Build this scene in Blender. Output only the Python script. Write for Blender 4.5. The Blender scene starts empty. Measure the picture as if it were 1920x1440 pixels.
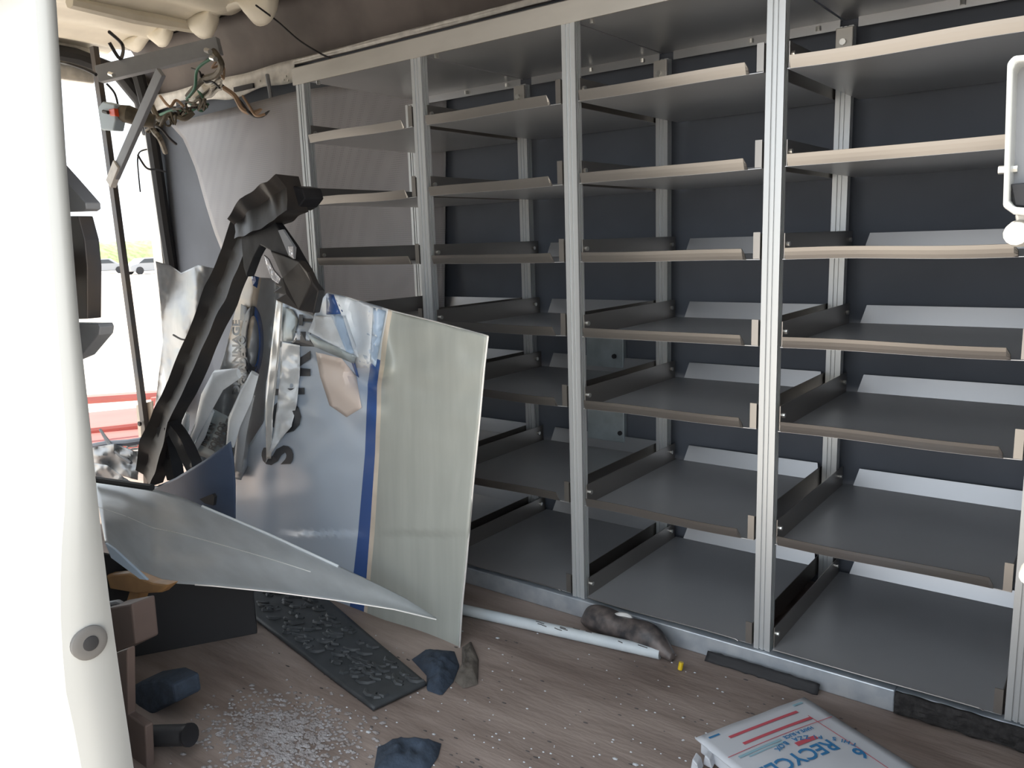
import bpy, bmesh, math, random
from mathutils import Vector, Matrix, noise

S = bpy.context.scene
COL = S.collection
random.seed(7)

# ------------------------------------------------------------------ camera
F_PX = 1507.8
CAM = Vector((0.725, -1.946, 1.0771))
CR = Vector((0.7937, 0.6075, -0.0325)); CU = None
YAW, PIT, ROLL = (math.radians(a) for a in (-37.792, -10.043, -1.889))
fw = Vector((math.sin(YAW)*math.cos(PIT), math.cos(YAW)*math.cos(PIT), math.sin(PIT)))
r0 = Vector((math.cos(YAW), -math.sin(YAW), 0)); u0 = r0.cross(fw)
CR = r0*math.cos(ROLL) + u0*math.sin(ROLL)
CU = -r0*math.sin(ROLL) + u0*math.cos(ROLL)
cam_data = bpy.data.cameras.new('camera'); cam = bpy.data.objects.new('camera', cam_data); COL.objects.link(cam)
cam_data.sensor_fit = 'HORIZONTAL'; cam_data.sensor_width = 36.0; cam_data.lens = F_PX/1920*36.0
cam_data.clip_start = 0.05; cam_data.clip_end = 500
M3 = Matrix((CR, CU, -fw)).transposed()
cam.matrix_world = Matrix.Translation(CAM) @ M3.to_4x4()
S.camera = cam

# ------------------------------------------------------------------ light and exposure
S.view_settings.view_transform = 'Standard'; S.view_settings.look = 'None'
S.view_settings.gamma = 1; S.view_settings.use_curve_mapping = False
S.view_settings.exposure = 0.85
W = bpy.data.worlds.new('sky'); S.world = W; W.use_nodes = True
bg = W.node_tree.nodes['Background']; bg.inputs[0].default_value = (0.86, 0.93, 1.0, 1); bg.inputs[1].default_value = 1.3
sl = bpy.data.lights.new('sun', 'SUN'); sun = bpy.data.objects.new('sun', sl); COL.objects.link(sun)
sl.energy = 5.0; sl.angle = math.radians(0.6); sl.color = (1.0, 0.94, 0.84)
sun.rotation_euler = Vector((0.85, 0.20, -1.5)).to_track_quat('-Z', 'Y').to_euler()

# ------------------------------------------------------------------ helpers
def ray(px, py): return fw + CR*((px-960)/F_PX) - CU*((py-720)/F_PX)
def at(px, py, y): d = ray(px, py); return CAM + d*((y-CAM.y)/d.y)       # point of the place on the plane y
def atz(px, py, z): d = ray(px, py); return CAM + d*((z-CAM.z)/d.z)      # point on the plane z
def atx(px, py, x): d = ray(px, py); return CAM + d*((x-CAM.x)/d.x)

def mat(name, col, rough=0.5, metal=0.0, var=0.0, scale=8.0, col2=None, bump=0.0, bscale=None, spec=0.5, stretch=None, detail=4, coat=0.0, rvar=0.0, trans=0):
    m = bpy.data.materials.new(name); m.use_nodes = True
    nt = m.node_tree; b = nt.nodes['Principled BSDF']
    b.inputs['Base Color'].default_value = (*col, 1); b.inputs['Roughness'].default_value = rough
    b.inputs['Metallic'].default_value = metal; b.inputs['Specular IOR Level'].default_value = spec
    b.inputs['Coat Weight'].default_value = coat; b.inputs['Coat Roughness'].default_value = .15
    if trans: b.inputs['Transmission Weight'].default_value = trans
    if var or col2 or bump or rvar:
        tc = nt.nodes.new('ShaderNodeTexCoord'); mp = nt.nodes.new('ShaderNodeMapping')
        nt.links.new(tc.outputs['Object'], mp.inputs[0])
        if stretch: mp.inputs['Scale'].default_value = stretch
        n = nt.nodes.new('ShaderNodeTexNoise'); n.inputs['Scale'].default_value = scale; n.inputs['Detail'].default_value = detail
        nt.links.new(mp.outputs[0], n.inputs['Vector'])
        if var or col2:
            r = nt.nodes.new('ShaderNodeValToRGB')
            c2 = col2 or tuple(min(1, c*(1+var)) for c in col); c1 = col if col2 else tuple(c*(1-var) for c in col)
            r.color_ramp.elements[0].position = .35; r.color_ramp.elements[1].position = .65
            r.color_ramp.elements[0].color = (*c1, 1); r.color_ramp.elements[1].color = (*c2, 1)
            nt.links.new(n.outputs['Fac'], r.inputs[0]); nt.links.new(r.outputs[0], b.inputs['Base Color'])
        if rvar:
            mr = nt.nodes.new('ShaderNodeMapRange'); mr.inputs['To Min'].default_value = rough-rvar; mr.inputs['To Max'].default_value = rough+rvar
            nt.links.new(n.outputs['Fac'], mr.inputs['Value']); nt.links.new(mr.outputs[0], b.inputs['Roughness'])
        if bump:
            n2 = nt.nodes.new('ShaderNodeTexNoise'); n2.inputs['Scale'].default_value = bscale or scale; n2.inputs['Detail'].default_value = 3
            nt.links.new(mp.outputs[0], n2.inputs['Vector'])
            bp = nt.nodes.new('ShaderNodeBump'); bp.inputs['Strength'].default_value = bump; bp.inputs['Distance'].default_value = .01
            nt.links.new(n2.outputs['Fac'], bp.inputs['Height']); nt.links.new(bp.outputs[0], b.inputs['Normal'])
    return m

def dots_mat(name, col, hole, cell, rad, rough=.6):
    """sheet with a fine grid of small holes"""
    m = mat(name, col, rough); nt = m.node_tree; b = nt.nodes['Principled BSDF']
    tc = nt.nodes.new('ShaderNodeTexCoord'); v = nt.nodes.new('ShaderNodeTexVoronoi'); v.inputs['Randomness'].default_value = 0
    v.inputs['Scale'].default_value = 1/cell; nt.links.new(tc.outputs['Object'], v.inputs['Vector'])
    l = nt.nodes.new('ShaderNodeMath'); l.operation = 'LESS_THAN'; l.inputs[1].default_value = rad
    nt.links.new(v.outputs['Distance'], l.inputs[0])
    n = nt.nodes.new('ShaderNodeTexNoise'); n.inputs['Scale'].default_value = 3
    nt.links.new(tc.outputs['Object'], n.inputs['Vector'])
    r = nt.nodes.new('ShaderNodeValToRGB'); r.color_ramp.elements[0].position = .3; r.color_ramp.elements[1].position = .7
    r.color_ramp.elements[0].color = (*[c*.85 for c in col], 1); r.color_ramp.elements[1].color = (*[c*1.12 for c in col], 1)
    nt.links.new(n.outputs['Fac'], r.inputs[0])
    mx = nt.nodes.new('ShaderNodeMixRGB'); mx.inputs[2].default_value = (*hole, 1)
    nt.links.new(l.outputs[0], mx.inputs[0]); nt.links.new(r.outputs[0], mx.inputs[1]); nt.links.new(mx.outputs[0], b.inputs['Base Color'])
    return m

M = {
 'tray': mat('brushed_steel_tray', (.56,.565,.58), .36, .50, var=.04, scale=3),
 'lip': mat('folded_steel_edge', (.34,.32,.30), .36, .85),
 'flange': mat('folded_steel_flange', (.52,.53,.55), .40, .8),
 'alu': mat('extruded_aluminium', (.62,.64,.65), .38, .5, var=.03, scale=8, stretch=(1,1,.02)),
 'beam': mat('mill_aluminium_beam', (.60,.575,.53), .45, .5, var=.10, scale=9, stretch=(.3,1,1)),
 'rail': mat('galvanised_rail', (.52,.57,.63), .45, .6, var=.14, scale=20, col2=(.66,.70,.74)),
 'bolt': mat('zinc_bolt', (.8,.79,.75), .3, .9),
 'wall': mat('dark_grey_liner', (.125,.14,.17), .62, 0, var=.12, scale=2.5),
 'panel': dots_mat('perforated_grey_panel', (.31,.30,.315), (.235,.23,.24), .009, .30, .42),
 'upper': mat('charcoal_upper_liner', (.15,.128,.12), .7, 0, var=.2, scale=4),
 'cream': mat('bare_primed_roof_steel', (.80,.74,.62), .5, 0, var=.07, scale=7, col2=None),
 'white': mat('white_van_paint', (.47,.48,.47), .35, 0, coat=.2),
 'whiterail': mat('white_painted_steel', (.78,.75,.70), .45, 0, var=.12, scale=25),
 'black': mat('black_plastic', (.018,.018,.021), .42, 0, var=.3, scale=12, bump=.15, bscale=20),
 'blackshine': mat('scuffed_black_steel', (.018,.018,.021), .42, 0, scale=5, col2=(.045,.036,.030), bump=.2, bscale=14, spec=.6),
 'rubber': mat('black_rubber', (.03,.03,.033), .7),
 'greyrubber': mat('grey_rubber_plug', (.16,.155,.15), .6),
 'skin': mat('silver_blue_skin', (.54,.63,.75), .34, .10, var=.03, scale=3, coat=.25),
 'skinwhite': mat('torn_white_vinyl', (.86,.91,.96), .35, 0, var=.05, scale=14, coat=.2),
 'skingreen': mat('grey_green_skin', (.44,.46,.425), .42, .1, var=.05, scale=5, stretch=(6,6,.35)),
 'blue': mat('blue_vinyl', (.045,.11,.33), .35, 0, coat=.3),
 'paleblue': mat('pale_blue_vinyl', (.50,.64,.82), .35, 0, coat=.3),
 'beige': mat('beige_torn_skin', (.68,.60,.50), .45, 0, var=.1, scale=10),
 'peachreflection': mat('painted_peach_reflection', (.80,.69,.63), .4, 0),
 'flap': mat('grey_composite_flap', (.47,.50,.52), .36, .05, var=.08, scale=4, stretch=(1,5,5), coat=.2),
 'edge': mat('bright_cut_edge', (.9,.9,.88), .35, .5),
 'letter': mat('charcoal_letter_vinyl', (.06,.065,.075), .5),
 'steelcrush': mat('crumpled_silver_steel', (.56,.58,.60), .42, .25, var=.08, scale=7, bump=.08, bscale=9),
 'slate': mat('slate_blue_plastic', (.085,.12,.20), .45, 0, var=.12, scale=6),
 'greybar': mat('grey_painted_tube', (.30,.31,.33), .5, .1, var=.08, scale=10),
 'darkpole': mat('dark_weathered_pole', (.075,.082,.10), .45, .2, col2=(.14,.11,.085), scale=5),
 'foil': mat('crinkled_foil_tape', (.8,.8,.85), .22, .9, bump=.5, bscale=60),
 'ply': mat('soiled_plywood', (.20,.152,.13), .75, 0, col2=(.36,.29,.255), scale=5, stretch=(.5,2.2,1), detail=8, bump=.25, bscale=30),
 'mud': mat('pale_dried_dust', (.25,.22,.21), .85, 0, col2=(.37,.355,.36), scale=25, bump=.4, bscale=50),
 'mat': mat('embossed_black_rubber_mat', (.045,.05,.055), .55, 0, var=.2, scale=14),
 'cloth': mat('navy_cloth', (.035,.05,.075), .9, 0, var=.25, scale=25, bump=.3, bscale=80),
 'browncloth': mat('taupe_cloth', (.12,.105,.09), .9, 0, var=.3, scale=30, bump=.3, bscale=60),
 'pipe': mat('white_scuffed_pipe', (.58,.64,.68), .45, 0, scale=14, col2=(.70,.75,.77), bump=.05),
 'smudge': mat('black_scuff', (.07,.062,.06), .7),
 'dirtbottle': mat('sooty_plastic', (.05,.047,.05), .45, 0, scale=26, col2=(.17,.14,.13), bump=.4, bscale=25),
 'yellow': mat('yellow_plastic', (.75,.52,.02), .4),
 'card': mat('white_cardboard', (.60,.62,.66), .7, 0, var=.04, scale=9),
 'cardblue': mat('blue_print', (.04,.20,.42), .6),
 'cardteal': mat('pale_teal_print', (.30,.48,.56), .6),
 'cardred': mat('red_print', (.58,.10,.13), .6),
 'tan': mat('tan_wood', (.46,.26,.11), .55, 0, var=.15, scale=10),
 'brown': mat('brown_grey_plastic', (.17,.125,.11), .6, 0, var=.1, scale=6),
 'foam': mat('black_foam', (.03,.028,.028), .95, 0, var=.4, scale=60, bump=.6, bscale=90),
 'concrete': mat('sunlit_concrete', (.62,.56,.49), .9, 0, var=.06, scale=.6),
 'red': mat('red_oxide_steel', (.36,.10,.085), .6, 0, var=.1, scale=2),
 'grass': mat('green_grass', (.30,.40,.16), .9, 0, var=.3, scale=1.5),
 'carpaint': mat('grey_car_paint', (.35,.36,.38), .3, .3),
 'glass': mat('dark_car_glass', (.05,.06,.07), .1),
 'lampred': mat('orange_red_lens', (.75,.09,.03), .35),
 'lamphouse': mat('pale_blue_grey_plastic', (.42,.50,.55), .5),
 'wire': mat('dark_wire', (.03,.028,.03), .6),
 'wiretan': mat('tan_wire', (.38,.25,.16), .6),
 'wiregreen': mat('green_wire', (.03,.14,.08), .6),
 'galv': mat('galvanised_plate', (.44,.50,.52), .5, .4, var=.12, scale=14),
 'loom': mat('olive_brown_sleeve', (.13,.11,.08), .7, 0, var=.3, scale=20),
}

def tag(o, label=None, cat=None, group=None, kind=None):
    if label: o['label'] = label
    if cat: o['category'] = cat
    if group: o['group'] = group
    if kind: o['kind'] = kind
    return o
def empty(name, loc, label, cat, group=None):
    o = bpy.data.objects.new(name, None); COL.objects.link(o); o.location = loc; o.empty_display_size = .05
    return tag(o, label, cat, group)

class MB:
    def __init__(s): s.v = []; s.f = []; s.m = []
    def add(s, vs, fs, mi=0):
        b = len(s.v); s.v += [Vector(v) for v in vs]
        for f in fs: s.f.append(tuple(b+i for i in f)); s.m.append(mi)
        return s
    def box(s, a, b, mi=0):
        x0,y0,z0 = (min(a[i],b[i]) for i in range(3)); x1,y1,z1 = (max(a[i],b[i]) for i in range(3))
        return s.add([(x0,y0,z0),(x1,y0,z0),(x1,y1,z0),(x0,y1,z0),(x0,y0,z1),(x1,y0,z1),(x1,y1,z1),(x0,y1,z1)],
              [(0,3,2,1),(4,5,6,7),(0,1,5,4),(1,2,6,5),(2,3,7,6),(3,0,4,7)], mi)
    def prism(s, poly, axis, a, b, mi=0):
        """closed polygon of 2D points extruded along an axis from a to b"""
        def P(p, h): return {'z':(p[0],p[1],h),'y':(p[0],h,p[1]),'x':(h,p[0],p[1])}[axis]
        n = len(poly); vs = [P(p,a) for p in poly]+[P(p,b) for p in poly]
        fs = [tuple(range(n))[::-1], tuple(range(n,2*n))]+[(i,(i+1)%n,n+(i+1)%n,n+i) for i in range(n)]
        return s.add(vs, fs, mi)
    def slab(s, pts, off, mi=0):
        """3D polygon given thickness by the vector off"""
        n = len(pts); off = Vector(off); vs = list(pts)+[p+off for p in pts]
        fs = [tuple(range(n)), tuple(range(2*n-1,n-1,-1))]+[(i,n+i,n+(i+1)%n,(i+1)%n) for i in range(n)]
        return s.add(vs, fs, mi)
    def tube(s, pts, rad, n=10, mi=0, cap=True):
        pts = [Vector(p) for p in pts]; rads = rad if isinstance(rad,(list,tuple)) else [rad]*len(pts)
        vs = []; up = None
        for i,p in enumerate(pts):
            t = (pts[min(i+1,len(pts)-1)]-pts[max(i-1,0)]).normalized()
            if up is None: up = t.orthogonal().normalized()
            up = (up - t*up.dot(t)).normalized(); bi = t.cross(up)
            for k in range(n):
                a = 2*math.pi*k/n; vs.append(p+(up*math.cos(a)+bi*math.sin(a))*rads[i])
        fs = [(i*n+k,i*n+(k+1)%n,(i+1)*n+(k+1)%n,(i+1)*n+k) for i in range(len(pts)-1) for k in range(n)]
        if cap: fs += [tuple(range(n))[::-1], tuple(range((len(pts)-1)*n,len(pts)*n))]
        return s.add(vs, fs, mi)
    def ribbon(s, secs, mi=0):
        """loft of closed sections with equal counts, capped"""
        n = len(secs[0]); vs = [v for c in secs for v in c]
        fs = [(i*n+k,i*n+(k+1)%n,(i+1)*n+(k+1)%n,(i+1)*n+k) for i in range(len(secs)-1) for k in range(n)]
        fs += [tuple(range(n))[::-1], tuple(range((len(secs)-1)*n,len(secs)*n))]
        return s.add(vs, fs, mi)
    def grid(s, fn, nu, nv, mi=0):
        vs = [fn(i/nu, j/nv) for j in range(nv+1) for i in range(nu+1)]; w = nu+1
        fs = []; b = len(s.v); s.v += vs
        for j in range(nv):
            for i in range(nu):
                s.f.append((b+j*w+i,b+(j+1)*w+i,b+(j+1)*w+i+1,b+j*w+i+1))
                s.m.append(mi(((i+.5)/nu),((j+.5)/nv)) if callable(mi) else mi)
        return s
    def obj(s, name, mats, parent=None, smooth=False, bevel=0, solid=0, merge=True, recalc=True, sharp=35):
        if not isinstance(mats,(list,tuple)): mats = [mats]
        org = parent.matrix_world.translation.copy() if parent else None
        base = ABS.get(parent, Vector((0,0,0))) if parent else Vector((0,0,0))
        if parent: o0 = base
        else:
            xs=[v.x for v in s.v]; ys=[v.y for v in s.v]; zs=[v.z for v in s.v]
            o0 = Vector(((min(xs)+max(xs))/2,(min(ys)+max(ys))/2,min(zs)))
        me = bpy.data.meshes.new(name); me.from_pydata([v-o0 for v in s.v], [], s.f)
        for m in mats: me.materials.append(m)
        me.polygons.foreach_set('material_index', s.m)
        bm = bmesh.new(); bm.from_mesh(me)
        if merge: bmesh.ops.remove_doubles(bm, verts=bm.verts, dist=1e-5)
        if recalc: bmesh.ops.recalc_face_normals(bm, faces=bm.faces)
        big = [f for f in bm.faces if len(f.verts) > 4]
        if big: bmesh.ops.triangulate(bm, faces=big)
        bm.to_mesh(me); bm.free()
        if smooth:
            me.polygons.foreach_set('use_smooth', [True]*len(me.polygons))
            if sharp:
                try: me.set_sharp_from_angle(angle=math.radians(sharp))
                except Exception: pass
        o = bpy.data.objects.new(name, me); COL.objects.link(o)
        if parent: o.parent = parent; ABS[o] = base
        else: o.location = o0; ABS[o] = o0
        if solid:
            md = o.modifiers.new('thickness','SOLIDIFY'); md.thickness = solid; md.offset = 0
        if bevel:
            md = o.modifiers.new('bevel','BEVEL'); md.width = bevel; md.segments = 2; md.limit_method = 'ANGLE'; md.angle_limit = math.radians(40)
        return o
ABS = {}
def thing(name, loc, label, cat, group=None):
    o = empty(name, loc, label, cat, group); ABS[o] = Vector(loc); return o
def struct(o): o['kind'] = 'structure'; return o

def polyline(pts, t):
    """point of a polyline at parameter t by chord length, any dimension"""
    ds = [0]
    for a,b in zip(pts, pts[1:]): ds.append(ds[-1]+math.dist(a[:2],b[:2]))
    s = t*ds[-1]
    for i in range(len(pts)-1):
        if s <= ds[i+1]+1e-9:
            k = (s-ds[i])/max(1e-9,ds[i+1]-ds[i]); return [a+(b-a)*k for a,b in zip(pts[i],pts[i+1])]
    return list(pts[-1])
def coons(L, R, T, B):
    c00=T[0]; c10=T[-1]; c01=B[0]; c11=B[-1]
    def f(u, v):
        l=polyline(L,v); r=polyline(R,v); t=polyline(T,u); b=polyline(B,u)
        return [(1-u)*l[i]+u*r[i]+(1-v)*t[i]+v*b[i]-((1-u)*(1-v)*c00[i]+u*(1-v)*c10[i]+(1-u)*v*c01[i]+u*v*c11[i]) for i in range(2)]
    return f
def nz(x, y, s, seed=0): return noise.noise(Vector((x*s, y*s, seed*7.3)))
def smooth_path(P, K=6):
    out=[]
    for i in range(len(P)-1):
        p0=P[max(i-1,0)]; p1=P[i]; p2=P[i+1]; p3=P[min(i+2,len(P)-1)]
        for k in range(K):
            t=k/K; out.append(.5*((2*p1)+(p2-p0)*t+(2*p0-5*p1+4*p2-p3)*t*t+(3*p1-p0-3*p2+p3)*t*t*t))
    return out+[P[-1]]
def text_verts(body, size=1.0, bold=.015):
    cu = bpy.data.curves.new('lettering','FONT'); cu.body = body; cu.size = size; cu.offset = bold*size; cu.resolution_u = 3
    o = bpy.data.objects.new('lettering', cu); COL.objects.link(o)
    dg = bpy.context.evaluated_depsgraph_get(); me = o.evaluated_get(dg).to_mesh()
    vs = [v.co.copy() for v in me.vertices]; fs = [tuple(p.vertices) for p in me.polygons]
    o.evaluated_get(dg).to_mesh_clear(); bpy.data.objects.remove(o); bpy.data.curves.remove(cu)
    return vs, fs

# ================================================================== THE SETTING: cargo van shell
FZ = -0.068; RZ = 2.2; YB = 0.64; YN = -1.24; XL = -3.9; XR = 1.3
YO = -1.34
m = MB().box((XL, YO+.02, FZ-.05), (XR, YB, FZ)); struct(m.obj('floor', M['ply']))
# back wall, with the upper liner above the white rail
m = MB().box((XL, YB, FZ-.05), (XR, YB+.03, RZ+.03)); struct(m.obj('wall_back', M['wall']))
m = MB().grid(lambda u,v: Vector((-3.8+(XR+3.8)*u, YB-.01-.10*v*v, 1.93+(RZ-1.93)*v)), 30, 6)
struct(m.obj('wall_upper', M['upper'], smooth=True, solid=.006))
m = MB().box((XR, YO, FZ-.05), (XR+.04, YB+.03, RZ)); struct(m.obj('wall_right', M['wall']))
# roof: cream steel, scalloped where it meets the wall at the torn end
m = MB().box((XL, YO, RZ+.012), (XR+.04, YB+.03, RZ+.04)); struct(m.obj('ceiling', M['upper']))
def roofz(x, y): return RZ-.02 + .012*math.sin((x+3.9)*2*math.pi/.32) + .006*math.sin(y*9)
m = MB().grid(lambda u,v: Vector((XL+1.65*u, YO+(.45-YO)*v, roofz(XL+1.65*u, YO+(.45-YO)*v))), 60, 24)
cream = struct(m.obj('ceiling_torn_end', M['cream'], smooth=True, solid=.01))
# near side wall left of the door opening, jamb face towards +x at x=-0.80
XJ = -0.80
jl = [(58,-60),(66,0),(84,300),(104,560),(124,820),(122,940),(113,1060),(114,1180),(122,1290),(142,1380),(158,1470),(190,1700)]
jr = [(100,-60),(105,0),(124,300),(150,620),(172,820),(190,1000),(212,1180),(232,1320),(250,1440),(256,1480),(282,1700)]
m = MB()
def jamb(u, v):
    a = polyline(jl, v); b = polyline(jr, v); A = atx(a[0],a[1],XJ); B = atx(b[0],b[1],XJ)
    B.z = A.z; p = A.lerp(B, u); p.x += .012*math.sin(math.pi*u); return p
N = 26; secs = []
for j in range(N+1):
    row = [jamb(u, j/N) for u in (0,.12,.35,.65,.88,1)]
    secs.append(row+[Vector((XL, row[-1].y, row[-1].z)), Vector((XL, row[0].y, row[0].z))])
m.ribbon(secs)
zt = secs[0][0].z; zb = secs[-1][0].z
m.box((XL, YO, zt), (XJ, YN, RZ))
struct(m.obj('wall_front', M['white'], smooth=True, sharp=40))
m = MB().box((.735, YO, FZ-.3), (XR+.04, YN, RZ)); m.box((XJ, YO, 1.98), (.735, YN, RZ)); struct(m.obj('wall_front_header', M['white'], bevel=.01))
m = MB().box((XJ, YO, FZ-.3), (.735, YO+.02, FZ)); struct(m.obj('trim_1', M['white']))   # door sill
# rear frame pillar and header with black seal
m = MB()
pl = [(243,140),(262,210),(280,330),(294,430),(305,500),(312,600),(300,780)]
secs = []
for px,py in pl:
    p = atx(px,py,XL+.04); q = Vector((p.x, YB+.02, p.z)); y0 = min(p.y, YB-.05)
    secs.append([Vector((XL,y0,p.z)),Vector((XL+.10,y0,p.z)),Vector((XL+.10,YB+.03,p.z)),Vector((XL,YB+.03,p.z))])
m.ribbon(secs); 
trim = struct(m.obj('trim_2', M['whiterail']))
sp = [atx(px+16,py,XL+.15) for px,py in pl]
for p in sp: p.y = min(p.y, YB-.02)
struct(MB().tube(sp, .035, 8).obj('trim_3', M['rubber'], smooth=True))
hp = [Vector((XL+.06,YN+.02,2.12)),Vector((XL+.06,-.25,2.13)),Vector((XL+.06,.25,2.12)),Vector((XL+.06,.47,2.07)),Vector((XL+.08,.58,1.93)),Vector((XL+.1,.60,1.75))]
struct(MB().tube(hp, .045, 10).obj('trim_4', M['rubber'], smooth=True))
struct(MB().box((XL-.02,YN,2.0),(XL+.03,.35,RZ)).obj('trim_5', M['whiterail'], bevel=.01))

# ================================================================== SHELVING RACK
XP = [-1.7217,-1.1478,-.5739,0.0,.5739]; D = .5513
ZL = {1:1.45,2:1.2306,3:1.0139,4:.8005,5:.589,6:.2919,7:0.0}
rack = thing('shelving_rack', (-.57, .27, FZ), 'tall aluminium and steel shelving rack of four bays standing along the dark back wall', 'shelving rack')
def post_profile(x, y, back=False):
    w, d, g = .043, .030, .005
    # T-slot style section: grooves on the front and on the right side
    P = [(0,0),(.013,0),(.013,g),(.018,g),(.018,.001),(.025,.001),(.025,g),(.030,g),(.030,0),(w,0),
         (w,.008),(w-g,.008),(w-g,.012),(w,.012),(w,.018),(w-g,.018),(w-g,.022),(w,.022),(w,d),(0,d)]
    return [(x+a,y+b) for a,b in P]
for i,x in enumerate(XP):
    m = MB().prism(post_profile(x, 0), 'z', -.008, 1.665)
    m.obj('front_post', M['alu'], rack)
    m = MB().prism(post_profile(x, D), 'z', -.02, 1.645)
    m.obj('back_post', M['alu'], rack)
# top beam, bottom rail, top panels
bm_ = MB().prism([(-.004,1.655),(-.004,1.712),(.002,1.716),(.05,1.716),(.05,1.712),(.002,1.710),(.002,1.655)], 'x', XP[0]-.012, XP[-1]+.08)
bm_.obj('top_beam', M['beam'], rack)
m = MB().box((XP[0]-.02,-.008,FZ),(.350,.035,-.010)); m.box((.350,-.002,FZ),(XP[-1]+.1,.03,-.012))
m.obj('bottom_rail', M['rail'], rack, bevel=.003)
for i in range(4):
    x0 = XP[i]+.046; x1 = XP[i+1]-.004
    m = MB().box((x0-.04,.003,1.672),(x1+.002,D+.05,1.675)); m.box((x0,D+.035,1.645),(x1,D+.038,1.675))
    tp = m.obj('top_panel', M['tray'], rack)
    for xx in (x0+.03, (x0+x1)/2, x1-.06):
        MB().tube([(xx,.04 if xx==x0+.03 else D+.03,1.652),(xx,.04 if xx==x0+.03 else D+.03,1.664)], .007, 8).obj('bolt', M['bolt'], tp)
    br = MB().box((XP[i+1]-.002,D-.012,1.56),(XP[i+1]+.045,D-.002,1.64)).obj('corner_bracket', M['beam'], rack, bevel=.002)
    MB().tube([(XP[i+1]+.02,D-.022,1.60),(XP[i+1]+.02,D-.010,1.60)], .009, 8).obj('bolt', M['bolt'], br)

def build_shelf(i, lv):
    x0 = XP[i]+.050; x1 = XP[i+1]-.006; z = ZL[lv]; t = .0018; fh = .062; d1 = D+.055
    rnd = random.Random(i*31+lv)
    sag = rnd.uniform(.0,.004); bend = rnd.uniform(-.0025,.0025)
    nx, ny = 14, 8
    m = MB()
    def zz(u, v): return z - sag*math.sin(math.pi*u)*math.sin(math.pi*min(1,v+.15)) + bend*math.sin(2*math.pi*u)*(1-v)
    def pan(u, v): return Vector((x0+(x1-x0)*u, .001+(d1-.001)*v, zz(u,v)))
    m.grid(pan, nx, ny)
    sh = m.obj('shelf', M['tray'], rack, solid=.0018, recalc=False)
    # front lip, starts inside the left flange and stops short of the right post, with a rolled end
    a = .007/(x1-x0)*1.0; b = 1-.034/(x1-x0)
    def lip(u, v):
        uu = a+(b-a)*u; p = pan(uu, 0); h = .027
        if lv==7: h = .006
        k = min(1, (1-u)/.018); h2 = h*(.45+.55*k) if u > .982 else h
        w = rnd_w*math.sin(uu*9+lv)*.6
        p.y += -.006*v - .003*math.sin(v*1.6) + w*v; p.z += h2*v
        return p
    rnd_w = .0015*rnd.random()
    ml = MB().grid(lip, 56, 3); ml.obj('front_lip', M['lip'], sh, solid=.0018)
    # side flanges up, right one with a small tab turned forward beside the post
    if lv == 7: fh = .058
    m2 = MB().box((x0-.001,.012,z),(x0+.001,D+.045,z+fh)); m2.obj('side_flange', M['lip'], sh)
    m2 = MB().box((x1-.001,.0,z),(x1+.001,D+.045,z+fh)); m2.box((x1-.016,-.0015,z+.002),(x1+.001,.0005,z+fh+.004))
    m2.obj('side_flange', M['lip'], sh)
    # back flange leans back a little and starts right of the back post
    gp = [(x0+.030,d1,z),(x1-.02,d1,z),(x1-.028,d1+.012,z+fh-.008),(x0+.044,d1+.012,z+fh-.008)]
    m3 = MB().slab([Vector(p) for p in gp], (0,.0018,0)); m3.obj('back_flange', M['flange'], sh)
    for (bx,by) in ((x0+.001,.028),(x0+.001,D+.012)):
        MB().tube([(bx,by,z+.036),(bx+.007,by,z+.036)], .0065, 8).obj('bolt', M['bolt'], sh, smooth=True)
for i in range(4):
    for lv in range(1,8): build_shelf(i, lv)

# black foam strip stuck on the front of the rail and dark strip under it
m = MB()
def foamf(u,v):
    x=.352+.30*u; return Vector((x, -.014-.006*nz(x,v,30,3), FZ+.006+.052*v+.004*nz(x,v,22,5)))
m.grid(foamf, 40, 8)
f = m.obj('foam_strip', M['foam'], smooth=True, solid=.012); tag(f, 'black foam strip stuck along the right end of the bottom rail', 'foam strip')
p0 = at(1320,1228,-.018); 
m = MB().grid(lambda u,v: Vector((-.12+.30*u, -.02-.02*v-.005*nz(u*5,v,3,1), FZ+.022*(1-v)+.003+.002*nz(u*9,v,2,2))), 24, 4)
f = m.obj('dark_strip', M['rubber'], smooth=True, solid=.004); tag(f, 'long thin dark strip lying against the foot of the bottom rail', 'strip')

# galvanised plate fixed to wall, seen between lower shelves
g = thing('wall_plate', (-.66,YB-.01,.3), 'galvanised steel plate on the dark back wall behind the lower shelves', 'plate')
A = at(1100,640,.615); B_ = at(1170,830,.615)
m = MB().box((A.x,.610,B_.z),(at(1170,660,.615).x,.635,A.z+.03)); m.obj('plate', M['galv'], g, bevel=.003)
for q in ((1152,668),(1163,812)):
    c = at(*q,.608); MB().tube([c,c+Vector((0,-.006,0))], .009, 8).obj('bolt', M['wire'], g)

# ================================================================== TORN LEFT END
# white rail along top of wall, continuing over the rack
m = MB()
xs0 = -3.75
def railf(u,v):
    x = xs0+(XR-xs0)*u; dz = .0 ; 
    return Vector((x, YB-.045-.008*nz(x,v,6,1), 1.945-.0*v-(.022+(.065 if x<-2.48 else 0)*(1+.5*nz(x,0,4,8)))*v + .010*nz(x,0,3,3)*(1 if x<-2.4 else .2)))
m.grid(railf, 220, 4)
r = m.obj('roof_rail', M['whiterail'], smooth=True, solid=.006); tag(r, 'white painted steel rail with slots running along the wall above the rack', 'rail')
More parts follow.
